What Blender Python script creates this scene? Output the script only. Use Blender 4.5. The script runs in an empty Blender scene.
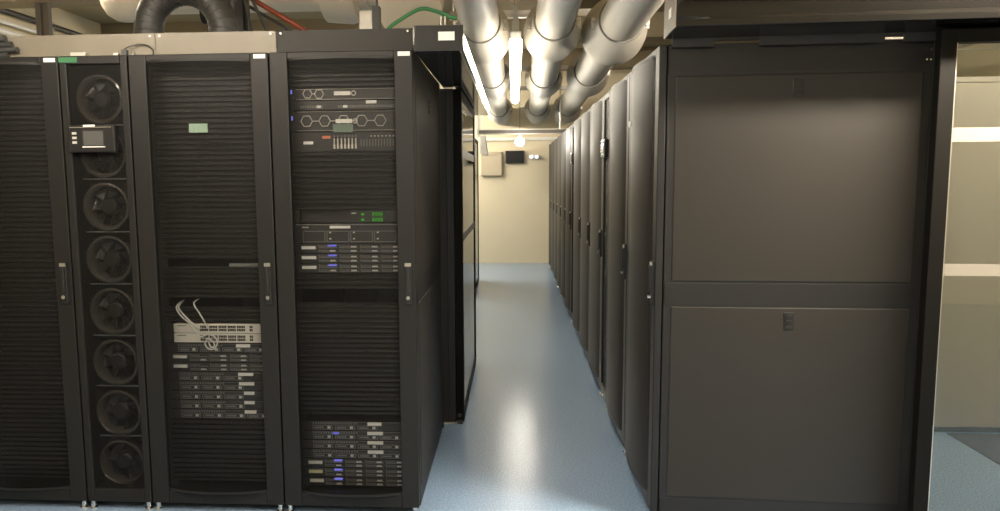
import bpy, bmesh, math, random
from mathutils import Vector, Matrix
random.seed(7)
PI = math.pi
sc = bpy.context.scene
COL = sc.collection

# ------------------------------------------------------------------ materials
def mat(name, color, rough=0.5, metal=0.0, spec=0.5, noise=None, bump=0.0, bscale=200.0, coat=0.0):
    m = bpy.data.materials.new(name); m.use_nodes = True
    nt = m.node_tree; p = nt.nodes['Principled BSDF']
    p.inputs['Base Color'].default_value = (*color, 1)
    p.inputs['Roughness'].default_value = rough
    p.inputs['Metallic'].default_value = metal
    p.inputs['Specular IOR Level'].default_value = spec
    if coat:
        p.inputs['Coat Weight'].default_value = coat
        p.inputs['Coat Roughness'].default_value = 0.08
    tc = nt.nodes.new('ShaderNodeTexCoord')
    if noise:
        n = nt.nodes.new('ShaderNodeTexNoise'); n.inputs['Scale'].default_value = noise[0]
        n.inputs['Detail'].default_value = 4
        r = nt.nodes.new('ShaderNodeValToRGB')
        k = noise[1]
        r.color_ramp.elements[0].position = 0.35; r.color_ramp.elements[1].position = 0.65
        r.color_ramp.elements[0].color = (*[c * (1 - k) for c in color], 1)
        r.color_ramp.elements[1].color = (*[min(1, c * (1 + k)) for c in color], 1)
        nt.links.new(tc.outputs['Object'], n.inputs['Vector'])
        nt.links.new(n.outputs['Fac'], r.inputs['Fac'])
        nt.links.new(r.outputs['Color'], p.inputs['Base Color'])
    if bump:
        n2 = nt.nodes.new('ShaderNodeTexNoise'); n2.inputs['Scale'].default_value = bscale
        b = nt.nodes.new('ShaderNodeBump'); b.inputs['Strength'].default_value = bump
        b.inputs['Distance'].default_value = 0.002
        nt.links.new(tc.outputs['Object'], n2.inputs['Vector'])
        nt.links.new(n2.outputs['Fac'], b.inputs['Height'])
        nt.links.new(b.outputs['Normal'], p.inputs['Normal'])
    return m

def emit(name, color, strength):
    m = bpy.data.materials.new(name); m.use_nodes = True
    nt = m.node_tree; nt.nodes.remove(nt.nodes['Principled BSDF'])
    e = nt.nodes.new('ShaderNodeEmission')
    e.inputs['Color'].default_value = (*color, 1); e.inputs['Strength'].default_value = strength
    nt.links.new(e.outputs[0], nt.nodes['Material Output'].inputs['Surface'])
    return m

def mesh_metal(name, color, opacity, graze):
    """perforated steel: mostly holes seen square on, closing up at a slant"""
    m = bpy.data.materials.new(name); m.use_nodes = True
    nt = m.node_tree; p = nt.nodes['Principled BSDF']
    p.inputs['Base Color'].default_value = (*color, 1); p.inputs['Roughness'].default_value = 0.5; p.inputs['Specular IOR Level'].default_value = 0.35
    t = nt.nodes.new('ShaderNodeBsdfTransparent')
    mx = nt.nodes.new('ShaderNodeMixShader')
    lw = nt.nodes.new('ShaderNodeLayerWeight'); lw.inputs['Blend'].default_value = 0.5
    mr = nt.nodes.new('ShaderNodeMapRange')
    mr.inputs['From Min'].default_value = 0.2; mr.inputs['From Max'].default_value = 0.75
    mr.inputs['To Min'].default_value = opacity; mr.inputs['To Max'].default_value = graze
    tc = nt.nodes.new('ShaderNodeTexCoord')
    v = nt.nodes.new('ShaderNodeTexVoronoi'); v.inputs['Scale'].default_value = 420
    ad = nt.nodes.new('ShaderNodeMath'); ad.operation = 'MULTIPLY_ADD'
    ad.inputs[1].default_value = 0.06; ad.use_clamp = True
    nt.links.new(tc.outputs['Object'], v.inputs['Vector'])
    nt.links.new(lw.outputs['Facing'], mr.inputs['Value'])
    nt.links.new(v.outputs['Distance'], ad.inputs[0])
    nt.links.new(mr.outputs['Result'], ad.inputs[2])
    nt.links.new(ad.outputs[0], mx.inputs['Fac'])
    nt.links.new(t.outputs[0], mx.inputs[1]); nt.links.new(p.outputs[0], mx.inputs[2])
    nt.links.new(mx.outputs[0], nt.nodes['Material Output'].inputs['Surface'])
    return m

def glass_mat():
    m = bpy.data.materials.new('clear_glass'); m.use_nodes = True
    nt = m.node_tree; nt.nodes.remove(nt.nodes['Principled BSDF'])
    t = nt.nodes.new('ShaderNodeBsdfTransparent'); t.inputs['Color'].default_value = (0.9, 0.93, 0.9, 1)
    g = nt.nodes.new('ShaderNodeBsdfGlossy'); g.inputs['Roughness'].default_value = 0.01
    f = nt.nodes.new('ShaderNodeFresnel'); f.inputs['IOR'].default_value = 1.5
    mx = nt.nodes.new('ShaderNodeMixShader')
    nt.links.new(f.outputs[0], mx.inputs['Fac']); nt.links.new(t.outputs[0], mx.inputs[1])
    nt.links.new(g.outputs[0], mx.inputs[2])
    nt.links.new(mx.outputs[0], nt.nodes['Material Output'].inputs['Surface'])
    return m

def floor_mat():
    m = bpy.data.materials.new('blue_speckled_floor'); m.use_nodes = True
    nt = m.node_tree; p = nt.nodes['Principled BSDF']
    tc = nt.nodes.new('ShaderNodeTexCoord')
    n = nt.nodes.new('ShaderNodeTexNoise'); n.inputs['Scale'].default_value = 120; n.inputs['Detail'].default_value = 6
    r = nt.nodes.new('ShaderNodeValToRGB')
    e = r.color_ramp.elements
    e[0].position = 0.38; e[0].color = (0.185, 0.285, 0.435, 1)
    e[1].position = 0.64; e[1].color = (0.305, 0.42, 0.58, 1)
    n2 = nt.nodes.new('ShaderNodeTexNoise'); n2.inputs['Scale'].default_value = 1.3
    rr = nt.nodes.new('ShaderNodeMapRange'); rr.inputs['To Min'].default_value = 0.20; rr.inputs['To Max'].default_value = 0.23
    n3 = nt.nodes.new('ShaderNodeTexNoise'); n3.inputs['Scale'].default_value = 70; n3.inputs['Detail'].default_value = 3
    b = nt.nodes.new('ShaderNodeBump'); b.inputs['Strength'].default_value = 0.3; b.inputs['Distance'].default_value = 0.003
    for x in (n, n2, n3): nt.links.new(tc.outputs['Object'], x.inputs['Vector'])
    nt.links.new(n.outputs['Fac'], r.inputs['Fac']); nt.links.new(r.outputs['Color'], p.inputs['Base Color'])
    nt.links.new(n2.outputs['Fac'], rr.inputs['Value']); nt.links.new(rr.outputs['Result'], p.inputs['Roughness'])
    nt.links.new(n3.outputs['Fac'], b.inputs['Height']); nt.links.new(b.outputs['Normal'], p.inputs['Normal'])
    p.inputs['Specular IOR Level'].default_value = 0.6
    return m

M = {}
M['black'] = mat('black_powder_coat', (0.0125, 0.0118, 0.011), 0.46, spec=0.36, bump=0.12, bscale=900)
M['panel'] = mat('satin_black_panel', (0.022, 0.0195, 0.016), 0.48, spec=0.30, bump=0.12, bscale=900)
M['inner'] = mat('black_rack_interior', (0.010, 0.010, 0.010), 0.6)
M['blank'] = mat('black_blanking_plastic', (0.019, 0.0178, 0.016), 0.45, spec=0.35)
M['gloss'] = mat('gloss_black_header', (0.035, 0.032, 0.030), 0.10, spec=0.7)
M['satinhdr'] = mat('satin_black_header', (0.004, 0.0038, 0.0035), 0.06)
M['dgrey'] = mat('dark_grey_steel', (0.012, 0.0098, 0.0072), 0.6, noise=(6, 0.05))
M['alu'] = mat('brushed_aluminium_cover', (0.20, 0.175, 0.135), 0.45, metal=0.0, noise=(5, 0.05))
M['chassis'] = mat('charcoal_chassis', (0.035, 0.035, 0.034), 0.4)
M['bay'] = mat('grey_drive_tray', (0.20, 0.20, 0.19), 0.4)
M['latch'] = mat('silver_grey_latch', (0.66, 0.64, 0.60), 0.35, metal=0.3)
M['hex'] = mat('grey_hexagon_grille', (0.60, 0.56, 0.50), 0.35, metal=0.2)
M['label'] = mat('white_paper_label', (0.86, 0.84, 0.78), 0.6)
M['yellowlabel'] = mat('yellow_paper_label', (0.80, 0.76, 0.45), 0.6)
M['greenlabel'] = mat('pale_green_label', (0.17, 0.235, 0.175), 0.6)
M['green'] = mat('green_sticker', (0.035, 0.16, 0.065), 0.55)
M['redlabel'] = mat('red_label', (0.62, 0.20, 0.12), 0.6)
M['cream'] = mat('cream_metal_switch', (0.80, 0.76, 0.66), 0.4)
M['port'] = mat('dark_port', (0.004, 0.004, 0.004), 0.5)
M['whitecable'] = mat('white_cable_jacket', (0.85, 0.84, 0.80), 0.45)
M['chrome'] = mat('chrome', (0.8, 0.8, 0.78), 0.18, metal=1.0)
M['zinc'] = mat('zinc_steel', (0.55, 0.53, 0.48), 0.35, metal=0.9)
M['fan'] = mat('grey_fan_shroud', (0.10, 0.092, 0.08), 0.16, metal=0.2)
M['blade'] = mat('black_fan_blade', (0.018, 0.017, 0.016), 0.35)
M['screen'] = mat('grey_lcd_screen', (0.09, 0.09, 0.088), 0.2)
M['pipe'] = mat('white_pipe_jacket', (0.58, 0.55, 0.485), 0.5, spec=0.35, noise=(3, 0.04))
M['seam'] = mat('grey_pipe_seam', (0.22, 0.21, 0.19), 0.5)
M['duct'] = mat('cream_duct_jacket', (0.72, 0.66, 0.54), 0.5, noise=(3, 0.03))
M['hose'] = mat('black_rubber_hose', (0.045, 0.045, 0.044), 0.45)
M['red'] = mat('red_hose_rubber', (0.24, 0.045, 0.022), 0.45)
M['greencable'] = mat('green_cable_jacket', (0.05, 0.20, 0.08), 0.45)
M['ceiling'] = mat('beige_concrete_ceiling', (0.33, 0.27, 0.165), 0.8, noise=(2, 0.06), bump=0.2, bscale=40)
M['ceilbeam'] = mat('beige_painted_beam', (0.26, 0.215, 0.135), 0.75, noise=(2, 0.05))
M['wall'] = mat('cream_wall_paint', (0.74, 0.65, 0.46), 0.6, noise=(1.2, 0.03), bump=0.1, bscale=60)
M['cab'] = mat('cream_painted_metal', (0.50, 0.43, 0.31), 0.4)
M['brown'] = mat('dark_brown_steel', (0.05, 0.042, 0.034), 0.5)
M['strut'] = mat('galvanised_strut', (0.42, 0.40, 0.36), 0.4, metal=0.6)
M['white'] = mat('white_painted_metal', (0.80, 0.78, 0.72), 0.35)
M['band'] = mat('frosted_white_band', (0.20, 0.18, 0.145), 0.5)
M['greyband'] = mat('grey_tape_band', (0.22, 0.21, 0.20), 0.5)
M['greycab'] = mat('grey_brown_cabinet_paint', (0.40, 0.36, 0.31), 0.45, bump=0.1, bscale=500)
M['mat'] = mat('charcoal_floor_mat', (0.035, 0.037, 0.032), 0.7, noise=(60, 0.2))
M['frame'] = mat('dark_bronze_door_frame', (0.006, 0.0055, 0.0045), 0.5, spec=0.08)
M['perf'] = mesh_metal('perforated_black_steel', (0.020, 0.019, 0.0175), 0.11, 0.93)
M['perfcoarse'] = mesh_metal('coarse_perforated_steel', (0.014, 0.013, 0.012), 0.20, 0.45)
M['perfright'] = mesh_metal('perforated_dark_steel', (0.034, 0.030, 0.026), 0.35, 0.95)
M['glass'] = glass_mat()
M['floor'] = floor_mat()
M['tube'] = emit('lit_tube', (1.0, 0.89, 0.72), 17)
M['tube2'] = emit('lit_tube_entrance', (1.0, 0.88, 0.72), 330)
M['fill_left'] = emit('added_fill_left', (1.0, 0.88, 0.72), 62)  # unseen lamp added to brighten the tops of the rack fronts
M['tube6'] = emit('lit_tube_mouth', (1.0, 0.89, 0.74), 105)
M['strip'] = emit('emissive_header_strip', (1.0, 0.92, 0.78), 15)
M['fill_end'] = emit('added_fill_end', (1.0, 0.92, 0.78), 130)  # unseen lamp added to lift the end wall and far floor
M['fill_room'] = emit('added_fill_ceiling', (1.0, 0.88, 0.72), 62)  # unseen lamps added to raise the general brightness of the room
M['bulb'] = emit('lit_bulb', (1.0, 0.94, 0.82), 190)
M['spotled'] = emit('lit_cool_led', (0.75, 0.8, 1.0), 1.6)
M['blueled'] = emit('blue_status_light', (0.27, 0.27, 1.0), 0.6)
M['greenled'] = emit('green_digit', (0.14, 0.9, 0.06), 0.4)

# ------------------------------------------------------------------ mesh helpers
class MB:
    def __init__(s): s.bm = bmesh.new()
    def box(s, x0, y0, z0, x1, y1, z1):
        v = [s.bm.verts.new(p) for p in ((x0,y0,z0),(x1,y0,z0),(x1,y1,z0),(x0,y1,z0),(x0,y0,z1),(x1,y0,z1),(x1,y1,z1),(x0,y1,z1))]
        for f in ((0,3,2,1),(4,5,6,7),(0,1,5,4),(1,2,6,5),(2,3,7,6),(3,0,4,7)): s.bm.faces.new([v[i] for i in f])
        return s
    def prism(s, pts, axis, a, b):
        """closed 2D outline pushed along an axis; pts are the two other coordinates in x,y,z order"""
        def P(p, t):
            return {0: (t, p[0], p[1]), 1: (p[0], t, p[1]), 2: (p[0], p[1], t)}[axis]
        A = [s.bm.verts.new(P(p, a)) for p in pts]; B = [s.bm.verts.new(P(p, b)) for p in pts]
        n = len(pts)
        s.bm.faces.new(A[::-1]); s.bm.faces.new(B)
        for i in range(n): s.bm.faces.new([A[i], A[(i+1) % n], B[(i+1) % n], B[i]])
        return s
    def rings(s, secs, n=24, cap=True):
        """secs: list of (centre, radius, axis dir); joined as one tube"""
        prev = None; first = None
        for c, r, d in secs:
            d = Vector(d).normalized(); u = d.orthogonal().normalized() if abs(d.z) > 0.99 else Vector((0,0,1)).cross(d).normalized()
            w = d.cross(u)
            ring = [s.bm.verts.new(Vector(c) + u * (r * math.cos(2*PI*i/n)) + w * (r * math.sin(2*PI*i/n))) for i in range(n)]
            if prev:
                for i in range(n): s.bm.faces.new([prev[i], prev[(i+1) % n], ring[(i+1) % n], ring[i]])
            else: first = ring
            prev = ring
        if cap:
            s.bm.faces.new(first[::-1]); s.bm.faces.new(prev)
        return s
    def cyl(s, p0, p1, r, n=16, r1=None):
        d = Vector(p1) - Vector(p0)
        return s.rings([(p0, r, d), (p1, r if r1 is None else r1, d)], n)
    def tube(s, pts, r, n=10, sub=6):
        P = [Vector(p) for p in pts]; Q = []
        for i in range(len(P) - 1):
            a = P[max(i-1, 0)]; b = P[i]; c = P[i+1]; d = P[min(i+2, len(P)-1)]
            for k in range(sub):
                t = k / sub
                Q.append(0.5 * ((2*b) + (c-a)*t + (2*a-5*b+4*c-d)*t*t + (3*b-a-3*c+d)*t**3))
        Q.append(P[-1])
        u = None; prev = None; first = None
        for i, q in enumerate(Q):
            d = (Q[min(i+1, len(Q)-1)] - Q[max(i-1, 0)]).normalized()
            if u is None: u = d.orthogonal().normalized()
            u = (u - d * u.dot(d)).normalized(); w = d.cross(u)
            ring = [s.bm.verts.new(q + u*(r*math.cos(2*PI*k/n)) + w*(r*math.sin(2*PI*k/n))) for k in range(n)]
            if prev:
                for k in range(n): s.bm.faces.new([prev[k], prev[(k+1) % n], ring[(k+1) % n], ring[k]])
            else: first = ring
            prev = ring
        s.bm.faces.new(first[::-1]); s.bm.faces.new(prev)
        return s
    def torus(s, c, R, r, axis=1, N=32, n=8, squash=1.0):
        vs = []
        for i in range(N):
            a = 2*PI*i/N; row = []
            for k in range(n):
                b = 2*PI*k/n; q = R + r*math.cos(b); h = r*squash*math.sin(b)
                p = {1: (q*math.cos(a), h, q*math.sin(a)), 2: (q*math.cos(a), q*math.sin(a), h), 0: (h, q*math.cos(a), q*math.sin(a))}[axis]
                row.append(s.bm.verts.new(Vector(c) + Vector(p)))
            vs.append(row)
        for i in range(N):
            for k in range(n):
                s.bm.faces.new([vs[i][k], vs[(i+1) % N][k], vs[(i+1) % N][(k+1) % n], vs[i][(k+1) % n]])
        return s
    def build(s, name, m, parent=None, bevel=0.0, smooth=False, loc=None):
        bmesh.ops.recalc_face_normals(s.bm, faces=s.bm.faces)
        me = bpy.data.meshes.new(name); s.bm.to_mesh(me); s.bm.free()
        me.materials.append(M[m])
        if smooth:
            for p in me.polygons: p.use_smooth = True
            me.set_sharp_from_angle(angle=math.radians(40))
        o = bpy.data.objects.new(name, me); COL.objects.link(o)
        if parent: o.parent = parent
        if loc: o.location = loc
        if bevel:
            b = o.modifiers.new('edge', 'BEVEL'); b.width = bevel; b.segments = 2; b.limit_method = 'ANGLE'
        return o

def tag(o, label=None, cat=None, group=None, kind=None):
    if label: o['label'] = label
    if cat: o['category'] = cat
    if group: o['group'] = group
    if kind: o['kind'] = kind
    return o
def thing(name, label, cat, loc=(0,0,0), rz=0, group=None):
    o = bpy.data.objects.new(name, None); COL.objects.link(o)
    o.empty_display_size = 0.1
    o.location = loc; o.rotation_euler = (0, 0, rz)
    return tag(o, label, cat, group)
def copy_tree(o, parent=None):
    c = o.copy(); COL.objects.link(c)
    if parent: c.parent = parent
    for ch in list(o.children): copy_tree(ch, c)
    return c

# ------------------------------------------------------------------ setting
def struct(name, mb, m, **k):
    o = mb.build(name, m, **k); o['kind'] = 'structure'; return o
XL, XR, YB, YF, ZC = -5.0, 5.0, -3.0, 12.30, 3.35
struct('floor', MB().box(XL, YB, -0.1, XR, YF, 0.0), 'floor')
struct('ceiling', MB().box(XL, YB, ZC, XR, YF, ZC+0.1), 'ceiling')
struct('wall_back', MB().box(XL-.1, YF, -0.1, XR+.1, YF+0.1, ZC+.1), 'wall')
struct('wall_left', MB().box(XL-.1, YB, -0.1, XL, YF, ZC+.1), 'wall')
struct('wall_right', MB().box(XR, YB, -0.1, XR+.1, YF, ZC+.1), 'wall')
struct('wall_front', MB().box(XL-.1, YB-.1, -0.1, XR+.1, YB, ZC+.1), 'wall')
for i, y in enumerate((6.4, 8.7, 11.0)):
    struct('ceiling_beam' if i == 0 else 'ceiling_beam.%03d' % i, MB().box(XL, y, ZC-0.28, XR, y+0.3, ZC), 'ceilbeam')

# ------------------------------------------------------------------ racks
H0, H1, DEP = 0.03, 1.985, 1.07

def ribs(x0, x1, spans):
    mb = MB()
    for a, b in spans:
        mb.box(x0, 0.096, a, x1, 0.10, b)
        n = max(1, int(round((b - a) / 0.0222)))
        for k in range(n):
            z = a + (b - a) * (k + 0.5) / n
            mb.prism([(0.096, z-0.0085), (0.084, z-0.004), (0.084, z+0.004), (0.096, z+0.0085)], 0, x0, x1)
    return mb

def make_door(w, root, perf, handle_right=True, st=0.078, bulge=0.038, handle=True):
    mb = MB()
    zt, zb = H1, H0 + 0.005
    for a, b in ((0.003, st), (w - st, w - 0.003)):
        mb.box(a, 0.0, zb, b, 0.030, zt)
    mb.box(st, 0.0, zt - 0.030, w - st, 0.030, zt)
    mb.box(st, 0.0, zb, w - st, 0.030, zb + 0.060)
    d = mb.build('door', 'black', root, bevel=0.004)
    # bowed perforated sheet
    n = 12; fr = []; bk = []
    for i in range(n + 1):
        t = i / n; x = st + (w - 2*st) * t; y = 0.010 - bulge * (1 - (2*t - 1)**2)**0.8 if 0 < t < 1 else 0.010
        fr.append((x, y)); bk.append((x, y + 0.0025))
    MB().prism(fr + bk[::-1], 2, zb + 0.052, zt - 0.022).build('perforated_panel', perf, d, smooth=True)
    # curved end caps of the bow
    for z in (zt - 0.034, zb + 0.056):
        cap = MB(); cap.prism([(x, y - 0.002) for x, y in fr] + [(w - st, 0.02), (st, 0.02)], 2, z, z + 0.012)
        cap.build('bow_trim', 'black', d)
    if handle:
        hx = w - 0.033 if handle_right else 0.033
        h = MB().box(hx - 0.013, -0.012, 0.935, hx + 0.013, 0.004, 1.115).box(hx - 0.008, -0.022, 0.985, hx + 0.008, -0.010, 1.095)
        h.build('handle', 'inner', d, bevel=0.003)
        MB().cyl((hx, -0.024, 0.965), (hx, -0.010, 0.965), 0.0085).build('lock_barrel', 'chrome', d, smooth=True)
        MB().box(hx - 0.013, -0.016, 1.098, hx + 0.013, -0.010, 1.112).build('handle_cap', 'zinc', d)
    return d

def side_panels(root, x, sgn):
    """two lift-off side panels with a latch each; x is the outer face, sgn the outward direction"""
    def slab(a0, z0, a1, z1, t0, t1):
        xa, xb = sorted((x - sgn * t0, x - sgn * t1)); return (xa, a0, z0, xb, a1, z1)
    y0, y1 = 0.065, DEP - 0.07
    for z0, z1, lz in ((1.035, 1.862, 1.812), (0.112, 0.930, 0.880)):
        p = MB().box(*slab(y0, z0, y1, z1, -0.001, 0.012)).build('side_panel', 'panel', root, bevel=0.0045)
        yc = 0.535
        f = MB().box(*slab(yc - 0.021, lz - 0.042, yc + 0.021, lz + 0.030, -0.003, 0.004))
        f.build('latch', 'port', p, bevel=0.002)
        r = MB()
        for dz in (-0.028, -0.004, 0.018): r.box(*slab(yc - 0.011, lz + dz - 0.006, yc + 0.011, lz + dz + 0.002, -0.006, 0.002))
        r.build('latch_slider', 'panel', p)

def make_rack(w, label, group, perf, spans, panels=(), handle_right=True, bulge=0.038):
    root = thing('server_rack', label, 'server rack', group=group)
    c = MB()
    t = 0.012
    yF = 0.034
    for x in (0.002, w - 0.002 - t): c.box(x, yF + 0.03, H0, x + t, DEP, H1)          # side skins
    for x0, x1 in ((0.002, 0.042), (w - 0.042, w - 0.002)):                              # corner posts
        c.box(x0, yF, H0, x1, yF + 0.035, H1); c.box(x0, DEP - 0.04, H0, x1, DEP, H1)
    c.box(0.014, yF, H1 - 0.03, w - 0.014, DEP, H1); c.box(0.014, yF, H0, w - 0.014, DEP, H0 + 0.04)
    c.box(0.014, DEP - 0.02, H0, w - 0.014, DEP, H1)
    for sgn in panels:
        x = w if sgn > 0 else 0.0
        xa, xb = (w - 0.013, w - 0.0015) if sgn > 0 else (0.0015, 0.013)
        c.box(xa, yF, 1.868, xb, DEP, H1); c.box(xa, yF, 0.935, xb, DEP, 1.030); c.box(xa, yF, H0, xb, DEP, 0.107)
        c.box(xa, yF, H0, xb, 0.044, H1)
    c.build('casing', 'black', root, bevel=0.003)
    for sgn in panels:
        xa, xb = (w - 0.006, w - 0.0035) if sgn > 0 else (0.0035, 0.006)
        MB().box(xa, 0.044, H0 + 0.01, xb, 0.064, H1 - 0.02).build('side_channel', 'inner', root)
        MB().box(xa, DEP - 0.068, H0 + 0.01, xb, DEP - 0.004, H1 - 0.02).build('side_channel', 'inner', root)
        xa, xb = (w - 0.0035, w + 0.004) if sgn > 0 else (-0.004, 0.0035)
        MB().box(xa, DEP - 0.040, H0, xb, DEP - 0.035, H1 - 0.01).build('side_rib', 'black', root)
        for z in (1.945, 1.905):
            for y in (DEP - 0.062, DEP - 0.048): MB().cyl((xa, y, z), (xb - 0.004, y, z), 0.0035, 8).build('screw', 'chrome', root)
    for sgn in panels: side_panels(root, w if sgn > 0 else 0.0, sgn)
    cx = w / 2
    for sx in (-1, 1):
        a, b = sorted((cx + sx * 0.2235, cx + sx * 0.262))
        MB().box(a, 0.101, H0 + 0.04, b, 0.125, H1 - 0.03).build('mounting_rail', 'black', root)
    for sp in spans: ribs(cx - 0.240, cx + 0.240, [sp]).build('blanking_panel', 'blank', root)
    make_door(w, root, perf, handle_right, bulge=bulge)
    for x in (0.022, w - 0.022):
        for y in (0.012, DEP - 0.05):
            MB().rings([((x, y, 0), 0.017, (0,0,1)), ((x, y, 0.006), 0.017, (0,0,1)), ((x, y, 0.012), 0.010, (0,0,1)), ((x, y, 0.036), 0.010, (0,0,1))], 14).build('levelling_foot', 'chrome', root, smooth=True)
    return root

D = 2.987
FX = -0.411
LG = 'server racks facing the entrance'
# what shows between the gear: spans of blanking plates
spD = [(0.42, 0.925), (0.985, 1.052), (1.330, 1.580), (1.850, 1.950)]
spC = [(0.10, 0.395), (0.838, 0.905), (0.945, 1.075), (1.118, 1.950)]
spA = [(0.10, 1.950)]
rD = make_rack(0.6, 'server rack beside the walkway with hexagon-grilled gear and green digits', LG, 'perf', spD, panels=(1,))
rD.location = (FX - 0.6, D, 0)
rC = make_rack(0.6, 'server rack with cream network switches and white cables behind its mesh door', LG, 'perf', spC)
rC.location = (FX - 1.2, D, 0)
rA = make_rack(0.6, 'server rack with only blank plates behind its door, beside the fan unit', LG, 'perf', spA)
rA.location = (FX - 2.1, D, 0)
def door_of(r): return [c for c in r.children if c.name.startswith('door')][0]
for r in (rD, rC, rA):
    d = door_of(r)
    MB().box(0.538, -0.0012, 1.961, 0.588, 0.001, 1.978).build('door_tag', 'label', d)
MB().box(0.266, -0.0335, 1.660, 0.344, -0.0285, 1.697).build('sticker', 'greenlabel', door_of(rC))

# ---- cooling unit with eight fans
def make_cooler(label, group):
    w = 0.3
    root = thing('cooling_unit', label, 'cooling unit', group=group)
    c = MB()
    for x in (0.002, w - 0.014): c.box(x, 0.034, H0, x + 0.012, DEP, H1)
    c.box(0.014, 0.034, H1 - 0.035, w - 0.014, DEP, H1); c.box(0.014, 0.034, H0, w - 0.014, DEP, H0 + 0.05)
    c.box(0.014, DEP - 0.02, H0, w - 0.014, DEP, H1)
    c.box(0.014, 0.150, H0 + 0.05, w - 0.014, 0.158, H1 - 0.035)
    c.build('casing', 'black', root, bevel=0.003)
    zs = (1.816, 1.583, 1.350, 1.117, 0.883, 0.650, 0.416, 0.182)
    fx = 0.118
    for z in zs:
        f = MB()
        prof = [(0.106, 0.088), (0.097, 0.085), (0.090, 0.092), (0.086, 0.108), (0.086, 0.149)]   # bell mouth: radius, y
        n = 32
        f.rings([((fx, y, z), r, (0,1,0)) for r, y in prof], n, cap=False)
        o = f.build('fan', 'fan', root, smooth=True)
        b = MB()
        for k in range(7):
            a = 2*PI*k/7 + z
            pts = []
            for r, da, y in ((0.036, -0.25, 0.142), (0.080, -0.42, 0.136), (0.080, 0.22, 0.112), (0.036, 0.35, 0.118)):
                pts.append((fx + r*math.cos(a+da), y, z + r*math.sin(a+da)))
            vs = [b.bm.verts.new(p) for p in pts] + [b.bm.verts.new((p[0], p[1]+0.003, p[2])) for p in pts]
            for q in ((0,1,2,3),(7,6,5,4),(0,4,5,1),(1,5,6,2),(2,6,7,3),(3,7,4,0)): b.bm.faces.new([vs[i] for i in q])
        b.build('fan_blades', 'blade', o)
        MB().rings([((fx, 0.149, z), 0.038, (0,1,0)), ((fx, 0.112, z), 0.038, (0,1,0)), ((fx, 0.104, z), 0.030, (0,1,0))], 24).build('fan_hub', 'blade', o, smooth=True)
        MB().box(0.018, 0.096, z - 0.1135, w - 0.018, 0.104, z - 0.109).build('divider', 'bay', o)
    d = MB()
    zb, zt = H0 + 0.005, H1
    d.box(0.003, 0.0, zb, 0.034, 0.03, zt).box(w - 0.034, 0.0, zb, w - 0.003, 0.03, zt)
    d.box(0.034, 0.0, zt - 0.035, w - 0.034, 0.03, zt).box(0.034, 0.0, zb, w - 0.034, 0.03, zb + 0.06)
    dd = d.build('door', 'black', root, bevel=0.004)
    MB().box(0.030, 0.010, zb + 0.055, w - 0.030, 0.0125, zt - 0.03).build('perforated_panel', 'perfcoarse', dd)
    p = MB().box(0.0340, -0.022, 1.583, 0.2380, 0.009, 1.697).build('display_panel', 'black', root, bevel=0.006)
    MB().box(0.1040, -0.0245, 1.612, 0.1900, -0.020, 1.672).build('screen', 'screen', p)
    MB().box(0.0980, -0.0235, 1.606, 0.1960, -0.021, 1.678).build('screen_bezel', 'inner', p)
    MB().box(0.0980, -0.0250, 1.604, 0.1960, -0.021, 1.608).build('bezel_lip', 'label', p)
    MB().box(0.0460, -0.0245, 1.686, 0.2260, -0.021, 1.689).build('top_lip', 'zinc', p)
    MB().box(0.1060, -0.0245, 1.690, 0.1560, -0.021, 1.698).build('nameplate', 'label', p)
    for k in range(3):
        MB().box(0.056, -0.0255, 1.620 + 0.019*k, 0.074, -0.020, 1.630 + 0.019*k).build('button', 'latch', p)
    for x in (0.022, w - 0.022):
        for y in (0.012, DEP - 0.05):
            MB().rings([((x, y, 0), 0.017, (0,0,1)), ((x, y, 0.006), 0.017, (0,0,1)), ((x, y, 0.012), 0.010, (0,0,1)), ((x, y, 0.036), 0.010, (0,0,1))], 14).build('levelling_foot', 'chrome', root, smooth=True)
    return root
cool = make_cooler('narrow black cooling unit with a column of fans and a small screen, facing the entrance', None)
cool.location = (FX - 1.5, D, 0)
dcool = door_of(cool)
MB().box(0.002, -0.0012, 1.958, 0.083, 0.001, 1.980).build('sticker', 'green', dcool)
MB().box(0.060, -0.006, 1.984, 0.125, 0.020, 1.998).build('hinge_bracket', 'zinc', dcool)

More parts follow.
